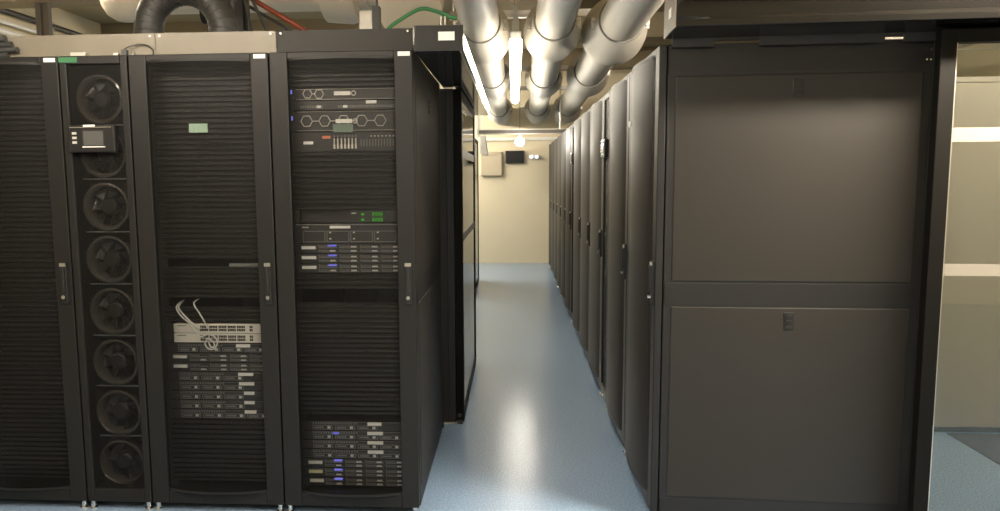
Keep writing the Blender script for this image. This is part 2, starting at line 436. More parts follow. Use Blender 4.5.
# ------------------------------------------------------------------ rack gear (front at y=0, growing to +y)
GY = D + 0.093
CXD, CXC = FX - 0.3, FX - 0.9
def chassis(root, h, m='chassis', depth=0.55):
    g = MB().box(-0.2415, 0.0, 0.0015, 0.2415, 0.0075, h - 0.0015).box(-0.218, 0.0075, 0.003, 0.218, depth, h - 0.003)
    return g.build('chassis', m, root, bevel=0.001)
U = 0.0432
def tray_server(label, group, labx=None, lab_w=0.075, blue=None, ncol=4, wide=True):
    """one-unit server with outlined drive trays"""
    root = thing('rack_server', label, 'server', group=group)
    chassis(root, U)
    for i in range(ncol):
        x0 = -0.190 + i * 0.1015
        f = MB()
        a, b, c, d = x0, x0 + 0.090, 0.005, 0.024
        f.box(a, -0.004, c, b, 0.001, c + 0.0022).box(a, -0.004, d - 0.0022, b, 0.001, d)
        f.box(a, -0.004, c, a + 0.0022, 0.001, d).box(b - 0.0022, -0.004, c, b, 0.001, d)
        f.box(a + 0.008, -0.003, 0.011, a + 0.050, 0.001, 0.017)
        o = f.build('drive_tray', 'bay', root)
        MB().box(b - 0.022, -0.0065, 0.010, b - 0.009, 0.001, 0.021).build('latch', 'latch', o)
    v = MB()
    for k in range(18): v.box(-0.19 + k*0.0115, -0.002, 0.029, -0.19 + k*0.0115 + 0.006, 0.001, 0.036)
    v.build('vent_strip', 'bay', root)
    MB().box(-0.195, -0.003, 0.0385, 0.205, 0.001, 0.0398).build('lid_edge', 'bay', root)
    if labx is not None:
        MB().box(labx, -0.0085, 0.027, labx + lab_w, -0.002, 0.041).build('label_sticker', 'label', root)
    if blue is not None:
        MB().box(blue, -0.006, 0.028, blue + 0.030, 0.001, 0.035).build('status_light', 'blueled', root)
    return root
def dense_server(label, group, m='label', blue=True, labdx=0.0):
    """one-unit server with two rows of small drives, a label on its ear and a blue light"""
    root = thing('rack_server', label, 'server', group=group)
    chassis(root, U)
    MB().box(-0.212 + labdx, -0.0085, 0.019, -0.150 + labdx, 0.001, 0.032).build('label_sticker', m, root)
    for i in range(4):
        x0 = -0.138 + i * 0.092
        for r in range(2):
            z = 0.006 + r * 0.018
            o = MB().box(x0, -0.003, z, x0 + 0.082, 0.001, z + 0.0022).box(x0 + 0.004, -0.003, z + 0.006, x0 + 0.045, 0.001, z + 0.0085)
            o = o.box(x0, -0.003, z, x0 + 0.002, 0.001, z + 0.014).build('drive', 'bay', root)
            if not (i == 0 and r == 1):
                MB().box(x0 + 0.050, -0.0065, z + 0.003, x0 + 0.074, 0.001, z + 0.0085).build('latch', 'latch', o)
    if blue: MB().box(-0.096, -0.0065, 0.031, -0.060, 0.001, 0.038).build('status_light', 'blueled', root)
    return root

def place(o, cx, z): o.location = (cx, GY, z); return o
ordn = ('topmost', 'second', 'third', 'lowest')
g = 'outlined-tray servers near the foot of the aisle rack'
for i, z in enumerate((0.346, 0.303, 0.260, 0.217)):
    place(tray_server('white-labelled one-unit server, %s of the four stacked above the blue-lit foot trio' % ordn[i], g, labx=0.058 if i else 0.060, lab_w=0.070 if i else 0.062, blue=-0.100 if i == 1 else None, ncol=3 if i == 0 else 4), CXD, z)
g = 'blue-lit servers at the foot of the aisle rack'
for i, z in enumerate((0.174, 0.131, 0.088)):
    place(dense_server('blue-lit one-unit server with ear label, %s of the trio at the rack foot' % ('topmost', 'middle', 'lowest')[i], g, m='yellowlabel' if i == 1 else 'label', labdx=0.004 if i == 2 else 0.0), CXD, z)
g = 'blue-lit servers at mid-height of the aisle rack'
for i, z in enumerate((1.142, 1.099, 1.056)):
    place(dense_server('blue-lit one-unit server with ear label, %s of the trio below the green digits' % ('topmost', 'middle', 'lowest')[i], g), CXD, z)
# rack with the switches
g = 'servers below the cream switches'
zc = 0.740
names = ['tray', 'dense', 'dense', 'tray', 'tray', 'tray', 'tray', 'tray']
words8 = ('directly under the cream switches', 'second below the cream switches, label on its ear', 'third below the cream switches, label on its ear',
          'fourth below the cream switches, wide white label', 'fifth below the cream switches, wide white label', 'sixth below the cream switches, narrow label',
          'seventh below the cream switches, narrow label', 'lowest of the eight below the cream switches')
for i, k in enumerate(names):
    z = zc - U * (i + 1)
    if k == 'dense': o = dense_server('black one-unit server, ' + words8[i], g, blue=False)
    else: o = tray_server('black one-unit server, ' + words8[i], g, labx=(0.078, 0, 0, 0.082, 0.084, 0.105, 0.105, 0.105)[i], lab_w=(0.062, 0, 0, 0.068, 0.068, 0.046, 0.046, 0.052)[i], ncol=4 if i in (0, 7) else 3)
    place(o, CXC, z)
# two cream switches
for i, z in enumerate((0.786, 0.742)):
    s = thing('network_switch', 'cream network switch, %s one, crossed by white cables' % ('upper' if i == 0 else 'lower, with the coiled cable'), 'network switch', group='cream network switches')
    MB().box(-0.206, -0.001, 0.0015, 0.206, 0.0, 0.042).box(-0.206, 0.0, 0.0015, 0.206, 0.28, 0.042).build('chassis', 'cream', s, bevel=0.001)
    for sg in (-1, 1):
        a, b = sorted((sg * 0.206, sg * 0.2415)); MB().box(a, 0.0, 0.0015, b, 0.0075, 0.042).build('mounting_ear', 'chassis', s)
    for b in range(6):
        x = -0.085 + b * 0.042 if b < 5 else 0.140
        p = MB()
        nb = 5 if b < 5 else 2
        for k in range(nb):
            for r in range(2): p.box(x + k*0.0075, -0.0015, 0.009 + r*0.014, x + k*0.0075 + 0.0062, 0.001, 0.020 + r*0.014)
        p.build('port_block', 'port', s)
    MB().box(-0.190, -0.0015, 0.031, -0.150, 0.001, 0.035).build('model_plate', 'bay', s)
    MB().box(-0.200, -0.002, 0.030, -0.194, 0.001, 0.036).build('status_light', 'greenled' if False else 'yellowlabel', s)
    place(s, CXC, z)
def cable(label, pts, r, m='whitecable', name='patch_cable', group=None, n=8, cat='cable'):
    return tag(MB().tube(pts, r, n).build(name, m, smooth=True), label, cat, group)
cg = 'white patch cables on the switches'
yk = GY - 0.016
cable('white patch cable drooping from the dark slot and coiled over the lower switch', [(-1.497, GY+.05, 0.922), (-1.492, yk, 0.905), (-1.472, yk, 0.865), (-1.435, yk-.004, 0.835), (-1.405, yk-.006, 0.800), (-1.385, yk-.006, 0.775), (-1.352, yk-.008, 0.785), (-1.322, yk-.008, 0.775), (-1.310, yk-.008, 0.748), (-1.325, yk-.008, 0.722), (-1.350, yk-.008, 0.720), (-1.366, yk-.008, 0.742), (-1.352, yk-.010, 0.766), (-1.330, yk-.012, 0.757), (-1.322, yk-.012, 0.735), (-1.338, yk-.011, 0.728), (-1.352, yk+.0, 0.748), (-1.352, GY-.001, 0.752)], 0.0033, group=cg)
cable('white patch cable looping from the dark slot down to the upper switch', [(-1.488, GY+.05, 0.925), (-1.482, yk, 0.908), (-1.468, yk, 0.880), (-1.440, yk, 0.850), (-1.415, yk, 0.828), (-1.392, yk, 0.812), (-1.388, GY-.001, 0.808)], 0.0033, group=cg)
cable('short straight white patch cable slanting down onto the upper switch', [(-1.418, GY+.05, 0.932), (-1.412, yk, 0.922), (-1.390, yk, 0.880), (-1.366, yk, 0.838), (-1.356, yk, 0.815), (-1.354, GY-.001, 0.806)], 0.0033, group=cg)
# half-empty slot with a grey shelf lip in the switch rack
s = thing('cable_tray', 'black one-unit cable tray with a grey lip, above the cream switches', 'cable tray')
MB().box(-0.2415, 0.0, 0.0, -0.2175, 0.0075, 0.036).box(0.2175, 0.0, 0.0, 0.2415, 0.0075, 0.036).box(-0.218, 0.0, 0.0, 0.218, 0.3, 0.004).build('tray', 'chassis', s)
MB().box(0.055, 0.010, 0.002, 0.2170, 0.020, 0.018).build('lip', 'bay', s)
place(s, CXC, 1.079)

# aisle rack: hexagon grilled servers
def hexgrille(name_label, z, h, cells, label_x, group):
    root = thing('rack_server', name_label, 'server', group=group)
    chassis(root, h)
    gm = MB(); tk = 0.0022
    for cx, cz, r in cells:
        pts = [(cx + r*math.cos(PI/3*k), cz + r*math.sin(PI/3*k)) for k in range(6)]
        for k in range(6):
            a = Vector((pts[k][0], -0.006, pts[k][1])); b = Vector((pts[(k+1) % 6][0], -0.006, pts[(k+1) % 6][1]))
            gm.cyl(a, b, tk, 6)
    for (c0, c1) in zip(cells[:-1], cells[1:]):
        if abs(c0[1]-c1[1]) < 0.004 and c1[0]-c0[0] > c0[2]*2:
            gm.cyl((c0[0]+c0[2], -0.006, c0[1]), (c1[0]-c1[2], -0.006, c1[1]), tk, 6)
    gm.box(-0.215, -0.008, 0.003, 0.215, 0.001, 0.0045).box(-0.215, -0.008, h-0.0045, 0.215, 0.001, h-0.003)
    gm.build('grille', 'hex', root)
    MB().box(label_x, -0.0105, h*0.40, label_x + 0.070, -0.004, h*0.40 + 0.016).build('label_sticker', 'label', root)
    MB().torus((label_x + 0.083, -0.006, h*0.40 + 0.008), 0.009, 0.0025, 1, 16, 6).build('badge', 'hex', root)
    MB().box(-0.2395, -0.002, h*0.55, -0.2335, 0.001, h*0.55 + 0.018).build('status_light', 'blueled', root)
    return place(root, CXD, z)
hexgrille('slim black server with faint hexagon grille and white label, near the rack top', 1.797, 0.050, [(-0.165, 0.028, 0.020), (-0.115, 0.026, 0.020)], -0.050, 'hexagon-grilled servers')
big = hexgrille('two-unit black server with a row of grey hexagons and a pale green label', 1.666, 0.087, [(-0.172, 0.044, 0.025), (-0.094, 0.044, 0.025), (-0.012, 0.044, 0.025), (0.065, 0.044, 0.025), (0.145, 0.044, 0.025)], -0.046, 'hexagon-grilled servers')
MB().box(-0.058, -0.0115, -0.004, 0.028, -0.0055, 0.030).build('green_label', 'greenlabel', big)
s = thing('network_switch', 'slim black network switch between the two hexagon-grilled servers', 'network switch')
chassis(s, 0.041)
p = MB()
for k in range(40):
    if 10 <= k < 16: continue
    p.box(-0.20 + k*0.0102, -0.002, 0.010, -0.20 + k*0.0102 + 0.006, 0.001, 0.020)
p.build('port_row', 'bay', s)
for x in (-0.128, -0.014): MB().box(x, -0.004, 0.010, x + 0.018, 0.001, 0.020).build('plug', 'label', s)
MB().box(0.085, -0.0065, 0.026, 0.130, 0.001, 0.039).build('label_sticker', 'label', s)
place(s, CXD, 1.7555)
s = thing('patch_bay', 'black two-unit patch bay with a bunch of pale plugs and a red label', 'patch bay')
chassis(s, 0.0845)
MB().box(-0.108, -0.0035, 0.055, -0.072, 0.001, 0.067).build('red_label', 'redlabel', s)
MB().box(-0.190, -0.0035, 0.032, -0.148, 0.001, 0.044).build('label_sticker', 'label', s)
for k in range(7):
    x = -0.058 + k*0.0155
    MB().box(x, -0.012, 0.012, x + 0.006, 0.001, 0.030).box(x + 0.0015, -0.010, 0.030, x + 0.0045, 0.001, 0.056).build('plug', 'cream', s)
    MB().box(x, -0.004, 0.062, x + 0.006, 0.001, 0.068).build('port', 'bay', s)
v = MB()
for k in range(13): v.box(0.058 + k*0.0125, -0.003, 0.022, 0.058 + k*0.0125 + 0.004, 0.001, 0.052)
v.build('cable_guide', 'bay', s)
for k in range(8):
    x = 0.100 + k*0.016
    MB().box(x, -0.004, 0.062, x + 0.006, 0.001, 0.067).build('indicator', 'latch', s)
place(s, CXD, 1.5805)
# green digit readout unit
s = thing('power_meter', 'black rack unit with two rows of glowing green digits', 'power meter')
MB().box(-0.2415, 0.0, 0.0015, -0.2170, 0.0075, 0.052).box(0.2170, 0.0, 0.0015, 0.2415, 0.0075, 0.052).box(-0.218, 0.005, 0.0015, 0.218, 0.2, 0.010).box(-0.218, 0.03, 0.010, 0.0, 0.2, 0.052).box(0.0, 0.003, 0.010, 0.218, 0.2, 0.052).build('chassis', 'chassis', s)
SEG = {'0': 'abcdef', '1': 'bc', '2': 'abged', '5': 'afgcd', '8': 'abcdefg'}
def digit(mb, ch, x, z, w=0.0070, h=0.0130, t=0.0016):
    R = {'a': (x, z+h-t, x+w, z+h), 'd': (x, z, x+w, z+t), 'g': (x, z+h/2-t/2, x+w, z+h/2+t/2), 'b': (x+w-t, z+h/2, x+w, z+h),
         'c': (x+w-t, z, x+w, z+h/2), 'f': (x, z+h/2, x+t, z+h), 'e': (x, z, x+t, z+h/2)}
    for q in SEG[ch]: a = R[q]; mb.box(a[0], -0.0005, a[1], a[2], 0.004, a[3])
for r, z in enumerate((0.030, 0.006)):
    for k in range(4):
        q = MB(); digit(q, '0' if r == 0 else '8', 0.100 + k*0.0125, z); q.build('digit', 'greenled', s)
    MB().box(0.052, -0.0005, z + 0.002, 0.064, 0.004, z + 0.010).build('indicator', 'greenled', s)
MB().box(0.010, -0.001, 0.038, 0.030, 0.004, 0.043).build('badge', 'latch', s)
place(s, CXD, 1.276)
# storage enclosure above the blue trio
s = thing('storage_enclosure', 'two-unit black storage enclosure with pale label, just under the green digits', 'storage enclosure')
chassis(s, 0.086)
MB().box(-0.235, -0.006, 0.080, 0.225, 0.001, 0.085).build('lid_edge', 'bay', s)
MB().box(-0.085, -0.0085, 0.066, 0.004, 0.001, 0.077).build('label_sticker', 'label', s)
MB().box(-0.208, -0.004, 0.068, -0.180, 0.001, 0.073).build('badge', 'latch', s)
for k in range(4):
    x = -0.205 + k*0.104
    o = MB().box(x, -0.003, 0.006, x + 0.098, 0.001, 0.009).box(x, -0.003, 0.052, x + 0.098, 0.001, 0.055).box(x, -0.003, 0.006, x+0.003, 0.001, 0.055).box(x + 0.095, -0.003, 0.006, x + 0.098, 0.001, 0.055).build('drive_tray', 'bay', s)
    if k > 0:
        for z in (0.018, 0.045): MB().box(x + 0.012, -0.005, z, x + 0.020, 0.001, z + 0.006).build('latch', 'latch', o)
place(s, CXD, 1.1855)

# ------------------------------------------------------------------ row along the aisle (doors face the walkway)
RX = 0.58
RG = 'racks along the walkway'
proto = make_rack(0.75, '', RG, 'perfright', [(0.10, 1.95)], panels=(), handle_right=False, bulge=0.042)
first = make_rack(0.75, 'near end rack of the walkway row, with broad plain black side panels', RG, 'perfright', [(0.10, 1.95)], panels=(1,), handle_right=False, bulge=0.042)
# local x runs away from the camera: rotate so that the door looks towards -X and local x=w comes nearest
def put(o, ynear, w):
    o.rotation_euler = (0, 0, -PI/2)          # local x -> -Y, local y -> +X
    o.location = (RX, ynear + w, 0)
# handles sit on the edge nearest the camera (local x = w)
for r in (proto, first):
    for c in list(door_of(r).children):
        if c.name.split('.')[0] in ('handle', 'lock_barrel', 'handle_cap'): c.location.x = 0.75 - 0.066
first_objs = [o for o in [first] + list(first.children_recursive)]
for o in first_objs:
    if o.type == 'MESH':
        for v in o.data.vertices: v.co.x += 0.04 * v.co.y * max(0.0, v.co.x / 0.75)   # its side stands a touch off square
put(first, D, 0.75)
MB().box(0.20, -0.0335, 1.700, 0.235, -0.0265, 1.725).build('sticker', 'label', door_of(first))
seq = [('r', 3.74, 'walkway-row rack standing second from its near end'), ('c', 4.49, None), ('r', 4.79, 'walkway-row rack just beyond the nearer cooling unit'),
       ('r', 5.54, 'walkway-row rack standing second beyond the nearer cooling unit'), ('r', 6.29, 'walkway-row rack touching the near flank of the further cooling unit'), ('c', 7.04, None),
       ('r', 7.34, 'walkway-row rack just beyond the further cooling unit'), ('r', 8.09, 'walkway-row rack standing second beyond the further cooling unit'),
       ('r', 8.84, 'walkway-row rack standing third beyond the further cooling unit'), ('r', 9.59, 'walkway-row rack standing fourth beyond the further cooling unit'),
       ('r', 10.34, 'walkway-row rack standing second from the cream end wall'), ('r', 11.09, 'last walkway-row rack, closest to the cream end wall')]
used = False; nc = 0
for k, y, lab in seq:
    if k == 'r':
        o = proto if not used else copy_tree(proto); used = True
        put(o, y, 0.75); o['label'] = lab
    else:
        o = copy_tree(cool); put(o, y, 0.3); nc += 1
        o['group'] = 'cooling units in the walkway row'
        o['label'] = 'narrow cooling unit with protruding screen in the walkway row, nearer one' if nc == 1 else 'narrow cooling unit with small screen in the walkway row, further one'
        for c in list(o.children_recursive):
            if c.name.startswith(('sticker', 'hinge_bracket')): bpy.data.objects.remove(c)

# ------------------------------------------------------------------ cable covers along the rack tops
def trough(label, x0, x1, m, g='cable covers on the rack tops'):
    t = thing('cable_cover', label, 'cable cover', ((x0+x1)/2, 0, 0), group=g)
    a, b = x0 - (x0+x1)/2, x1 - (x0+x1)/2
    MB().box(a, 3.045, H1 + 0.001, b, 3.048, 2.082).box(a, 3.048, 2.077, b, 3.06, 2.082).box(a, 3.048, H1 + 0.001, b, 3.30, H1 + 0.004).build('front_plate', m, t)
    MB().box(a, 3.297, H1 + 0.004, b, 3.30, 2.06).build('rear_plate', m, t)
    for x in (a + 0.02, b - 0.02): MB().cyl((x, 3.040, 2.07), (x, 3.046, 2.07), 0.004).build('screw', 'zinc', t)
    return t
trough('long pale metal cable cover on top of the fan unit and plain rack', FX - 2.10, -1.516, 'alu')
trough('pale metal cable cover on top of the rack with cream switches', -1.513, -0.996, 'alu')
trough('dark grey cable cover on top of the aisle rack', -0.993, FX - 0.008, 'dgrey')
t = thing('cable_bundle', 'short bundle of black cables with a pale tie before the long pale cable cover', 'cable bundle', (0, 0, 0))
for k, (z, xe) in enumerate(((1.999, -2.155), (2.022, -2.11), (2.045, -2.135), (2.068, -2.16))):
    MB().tube([(-2.50, 3.026, z), (-2.38, 3.027, z + 0.003), (-2.24, 3.024, z - 0.002), (xe, 3.027, z)], 0.0125, 10).build('cable', 'hose', t, smooth=True)
MB().box(-2.236, 3.008, 2.046, -2.222, 3.013, 2.058).build('tie', 'label', t)
cable('thin black wire looping over the seam of the pale cable covers', [(-1.640, 3.0, 1.990), (-1.632, 3.02, 2.018), (-1.590, 3.03, 2.034), (-1.540, 3.03, 2.030), (-1.518, 3.03, 2.008), (-1.515, 3.02, 1.990)], 0.0028, 'hose', 'wire')
t = thing('bracket', 'tangle of small zinc clips at the hinge between fan unit and rack', 'bracket', (-1.612, D, H1))
MB().box(-0.024, 0.004, 0.0, -0.002, 0.02, 0.022).build('clip', 'hose', t)
MB().box(-0.060, 0.004, 0.0, -0.040, 0.02, 0.010).cyl((0.02, 0.01, 0.0), (0.03, 0.01, 0.012), 0.004).build('screw', 'zinc', t)

# ------------------------------------------------------------------ sliding door headers
def header(label, L, w, h, m):
    t = thing('door_header', label, 'door header', group='sliding door headers')
    # along +Y from y=0 to L, aisle face at x=w
    MB().prism([(0, 0), (w - 0.012, 0), (w, 0.010), (w, h - 0.016), (w - 0.010, h), (0, h)], 1, 0.004, L).build('track_cover', m, t, bevel=0.002)
    MB().prism([(0.002, -0.001), (w, -0.001), (w + 0.001, 0.012), (w + 0.001, h), (0.002, h + 0.001)], 1, 0.0, 0.004).build('end_cap', 'black' if m == 'gloss' else 'black', t)
    MB().box(w*0.50, -0.0012, h*0.40, w*0.50 + 0.066, 0.001, h*0.40 + 0.034).build('sticker', 'label', t)
    return t
hd = header('black sliding door header with white sticker on its end, beside the aisle rack top', 3.1, 0.20, 0.099, 'gloss')
MB().box(0.2004, 0.03, 0.030, 0.2045, 2.92, 0.062).build('emissive_strip', 'strip', hd)  # emissive bar along the header's aisle face
hd.location = (FX + 0.006, D - 0.012, 1.977)

hr = thing('door_header', 'long black sliding door header crossing above the plain black side panels', 'door header', (RX - 0.002, 2.712, 2.0), -0.04, group='sliding door headers')
MB().prism([(0.0, 0.0), (0.24, 0.0), (0.24, 0.27), (0.018, 0.27), (0.018, 0.128), (0.006, 0.122), (0.006, 0.034), (0.0, 0.024)], 0, 0.004, 3.2).build('track_cover', 'satinhdr', hr, bevel=0.003)
MB().prism([(-0.001, -0.001), (0.242, -0.001), (0.242, 0.271), (-0.001, 0.271)], 0, 0.0, 0.004).build('end_cap', 'alu', hr)  # cap paler than the header: lamplight put into its colour
MB().box(-0.0012, 0.080, 0.052, 0.001, 0.130, 0.086).build('sticker', 'label', hr)
MB().box(0.06, 0.236, -0.012, 3.1, 0.250, -0.001).build('guide_rail', 'black', hr)
for a, b in ((0.03, 0.19), (0.36, 0.82), (0.89, 1.30)): MB().box(a, 0.226, -0.034, b, 0.236, 0.001).build('gap_blocker', 'inner', hr)  # strips added to block the bright gap, openings left for glints

# ------------------------------------------------------------------ sliding glass doors
def glass_door(label, L, t=0.045, stile=0.055, group='sliding glass doors'):
    """along +Y, aisle side at x=t; z 0.02 .. 1.97"""
    r = thing('sliding_door', label, 'sliding door', group=group)
    z0, z1 = 0.012, 1.968
    f = MB().box(0, 0, z0, t, stile, z1).box(0, L - stile, z0, t, L, z1).box(0, stile, z1 - 0.05, t, L - stile, z1).box(0, stile, z0, t, L - stile, z0 + 0.06)
    f.build('frame', 'frame', r, bevel=0.003)
    gx = t - 0.010
    gl = MB().box(gx - 0.004, stile - 0.005, z0 + 0.055, gx + 0.004, L - stile + 0.005, z1 - 0.045).build('pane', 'glass', r)
    return r, gl, gx
rl, gl, gx = glass_door('glass sliding door with black frame closing the gap behind the aisle rack', 1.40)
rl.location = (-0.300 - 0.045, 4.185, 0)
MB().box(gx + 0.0042, 0.06, 1.085, gx + 0.0050, 1.34, 1.130).build('stripe', 'greyband', gl)
MB().box(gx + 0.0042, 0.06, 1.580, gx + 0.0050, 1.34, 1.630).build('stripe', 'band', gl)
MB().box(0.006, 0.008, 0.0, 0.036, 0.040, 0.012).cyl((0.018, -0.006, 0.05), (0.018, 0.004, 0.05), 0.012).box(0.006, -0.012, 0.0, 0.036, 0.004, 0.022).build('roller_guide', 'hose', rl)
p = thing('door_post', 'black door post closing the slot between aisle rack and glass door', 'door post', (-0.412, 4.185, 0))
MB().box(-0.10, 0.0, 0.006, 0.064, 0.05, 1.972).box(0.018, -0.006, 0.006, 0.024, 0.001, 1.972).build('post', 'inner', p, bevel=0.003)
MB().box(-0.104, -0.008, 0.0, 0.066, 0.058, 0.007).build('foot_plate', 'zinc', p)

r2, g2, gx2 = glass_door('far black-framed glass panel at the end of the walkway, near the cream wall', 1.35)
r2.location = (-0.545, 8.85, 0)

rr = thing('sliding_door', 'wide glass sliding door with white frosted stripes beside the plain black side panels', 'sliding door', (1.556, 2.800, 0), -0.04, group='sliding glass doors')
z0, z1, W, st = 0.012, 1.992, 1.50, 0.056
MB().box(0, 0, z0, st, 0.045, z1).box(W - st, 0, z0, W, 0.045, z1).box(st, 0, z1 - 0.05, W - st, 0.045, z1).box(st, 0, z0, W - st, 0.045, z0 + 0.06).build('frame', 'frame', rr, bevel=0.003)
MB().box(st, 0.008, z0 + 0.05, st + 0.006, 0.014, z1 - 0.05).build('edge_seal', 'zinc', rr)
gr = MB().box(st - 0.005, 0.018, z0 + 0.055, W - st + 0.005, 0.026, z1 - 0.045).build('pane', 'glass', rr)
MB().box(st, 0.0168, 1.584, W - st, 0.0177, 1.636).build('stripe', 'band', gr)
MB().box(st, 0.0168, 1.082, W - st, 0.0177, 1.128).build('stripe', 'band', gr)

# what stands behind that glass door
cb = thing('tall_cabinet', 'plain grey-brown cabinet seen through the striped glass door', 'cabinet', (2.26, 4.13, 0))
MB().box(0.0, 0.0, 0.035, 1.50, 1.10, 1.955).build('casing', 'greycab', cb, bevel=0.004)
MB().box(0.02, 0.02, 0.0, 1.48, 1.08, 0.036).build('plinth', 'mat', cb)
MB().box(-0.004, -0.004, 1.955, 1.504, 1.104, 1.985).build('top_cap', 'greycab', cb, bevel=0.004)
fm = tag(MB().box(2.45, 2.95, 0.0, 4.2, 4.12, 0.004).build('floor_mat', 'mat'), 'charcoal floor mat lying in front of the grey-brown cabinet', 'floor mat')
ct = thing('cable_ladder', 'pale steel cable ladder with slanted brace above the grey-brown cabinet', 'cable ladder', (2.2, 5.6, 2.42))
MB().box(0, 0, 0, 2.6, 0.03, 0.06).box(0, 0.35, 0, 2.6, 0.38, 0.06).build('side_rail', 'strut', ct)
rg = MB()
for k in range(9): rg.box(0.1 + k*0.29, 0.03, 0.02, 0.13 + k*0.29, 0.35, 0.04)
rg.build('rung', 'strut', ct)
MB().cyl((0.35, 0.015, 0.03), (1.6, 0.015, 0.40), 0.02, 8).cyl((1.0, 0.015, 0.03), (1.0, 0.015, ZC - 2.42), 0.012, 8).build('brace', 'brown', ct)

# ------------------------------------------------------------------ overhead pipes of the walkway
def pipe(label, pts, r, R, ring_y, y0, y1):
    """pts: axis points (x,y,z) sorted by y; flared joint covers whose widest rim is at ring_y"""
    def ax(y):
        for a, b in zip(pts[:-1], pts[1:]):
            if y <= b[1] or b is pts[-1]:
                t = (y - a[1]) / (b[1] - a[1]); return Vector((a[0] + (b[0]-a[0])*t, y, a[2] + (b[2]-a[2])*t))
    root = thing('insulated_pipe', label, 'pipe', group='white pipes above the walkway')
    base = ax(y0); root.location = (0, 0, 0)
    n = int((y1 - y0) / 0.4)
    r0 = r; r1 = r * 1.10
    MB().rings([(ax(y0 + (y1-y0)*k/n), r0 if y0 + (y1-y0)*k/n < ring_y[0] else r1, (0,1,0)) for k in range(n + 1)], 32).build('pipe_run', 'pipe', root, smooth=True)
    for y in ring_y:
        r = r0 if y == ring_y[0] else r1
        prof = [(-0.40, r+0.001), (-0.395, r+0.012), (-0.36, r+0.022), (-0.28, r + (R-r)*0.50), (-0.16, r + (R-r)*0.86), (-0.06, R*0.985), (0.0, R), (0.05, R*0.985), (0.09, R*0.93), (0.11, r*1.1+0.014), (0.24, r*1.1+0.003)]
        o = MB().rings([(ax(y + dy), q, (0,1,0)) for dy, q in prof], 36).build('joint_cover', 'pipe', root, smooth=True)
        c = ax(y - 0.40)
        MB().torus(c, r + 0.006, 0.006, 1, 36, 6).build('seam_band', 'seam', o, smooth=True)
        for s in (-1, 1):
            cc = ax(y - 0.33)
            b = MB()
            for dz in (0.0, 0.035):
                b.cyl((cc.x + s*(r+0.035), cc.y - 0.03, cc.z - 0.02 + dz), (cc.x + s*(r+0.035), cc.y + 0.03, cc.z - 0.02 + dz), 0.011, 8)
            b.box(min(cc.x + s*(r+0.012), cc.x + s*(r+0.05)), cc.y - 0.008, cc.z - 0.04, max(cc.x + s*(r+0.012), cc.x + s*(r+0.05)), cc.y + 0.008, cc.z + 0.03)
            b.build('clamp_bolt', 'zinc', o)
    return root
pipe('white insulated pipe overhead, running above the glass door side of the walkway', [(-0.203, 0.4, 2.43), (-0.210, 5.0, 2.42), (-0.219, 7.5, 2.460), (-0.215, 12.29, 2.46)], 0.118, 0.195, (5.0, 7.5, 10.9), 0.4, 12.29)
pipe('white insulated pipe overhead, middle of the three above the walkway', [(0.235, 0.4, 2.43), (0.251, 5.0, 2.425), (0.298, 7.5, 2.455), (0.36, 12.29, 2.47)], 0.118, 0.190, (5.0, 7.5, 10.9), 0.4, 12.29)
pipe('white insulated pipe overhead, running above the doors of the walkway row', [(0.645, 0.4, 2.43), (0.660, 5.0, 2.418), (0.740, 7.5, 2.480), (0.80, 12.29, 2.46)], 0.130, 0.212, (5.0, 7.5, 10.9), 0.4, 12.29)
for i, y in enumerate((5.5, 8.2, 10.0)):
    s = thing('pipe_hanger', ('galvanised pipe hanger above the near pipe joints', 'galvanised pipe hanger halfway along the walkway pipes', 'galvanised pipe hanger close to the cream end wall')[i], 'pipe hanger', (0, y, 0), group='hangers over the walkway pipes')
    MB().box(-0.48, 0, 2.64, 1.02, 0.05, 2.69).build('channel', 'strut', s)
    for x, zt in zip((-0.215, (0.26, 0.305, 0.33)[i], (0.68, 0.75, 0.77)[i]), ((2.560, 2.564, 2.576), (2.592, 2.592, 2.622), (2.592, 2.596, 2.615))[i]): MB().box(x - 0.02, 0.01, zt, x + 0.02, 0.04, 2.645).build('strap', 'zinc', s)
    for x in (-0.45, 0.98, 0.47): MB().cyl((x, 0.025, 2.60), (x, 0.025, ZC if not False else ZC - .28), 0.008, 8).build('rod', 'zinc', s)

# lamps
def batten(label, L, loc, rz, em, tw=0.038):
    """tube lamp along local +Y, tube bottom at z=0"""
    t = thing('tube_lamp', label, 'tube lamp', loc, rz, group='tube lamps')
    MB().box(-0.030, 0.0, 0.045, 0.030, L, 0.085).build('housing', 'white', t, bevel=0.004)
    n = 16
    MB().rings([((0, 0.02, 0.028), tw - 0.006, (0,1,0)), ((0, 0.03, 0.028), tw, (0,1,0)), ((0, L - 0.03, 0.028), tw, (0,1,0)), ((0, L - 0.02, 0.028), tw - 0.006, (0,1,0))], 20).build('tube', em, t, smooth=True)
    for y in (0.06, L - 0.06):
        MB().cyl((0, y, 0.08), (0, y, ZC - loc[2]), 0.006, 8).build('suspension_rod', 'zinc', t)
        MB().box(-0.022, y - 0.02, 0.08, 0.022, y + 0.02, 0.15).box(-0.016, y - 0.016, 0.15, 0.016, y + 0.016, 0.24).build('bracket', 'strut', t)
    return t
batten('lit tube lamp hanging between the white pipes above the walkway', 3.15, (0.010, 4.22, 2.205), 0, 'tube')
batten('added unseen fill lamp ahead of the rack with cream switches', 1.7, (-0.75, 1.75, 2.42), PI/2, 'fill_left')
batten('added unseen fill lamp by the cream end wall, past the far glass panel', 2.0, (-1.5, 9.8, 2.45), 0, 'fill_end')
batten('lit tube lamp hanging in front of the plain black side panels', 1.6, (3.0, 2.35, 2.30), PI/2, 'tube2')
batten('lit tube lamp hanging low at the mouth of the walkway', 1.5, (0.012, 0.15, 2.00), 0, 'tube6')
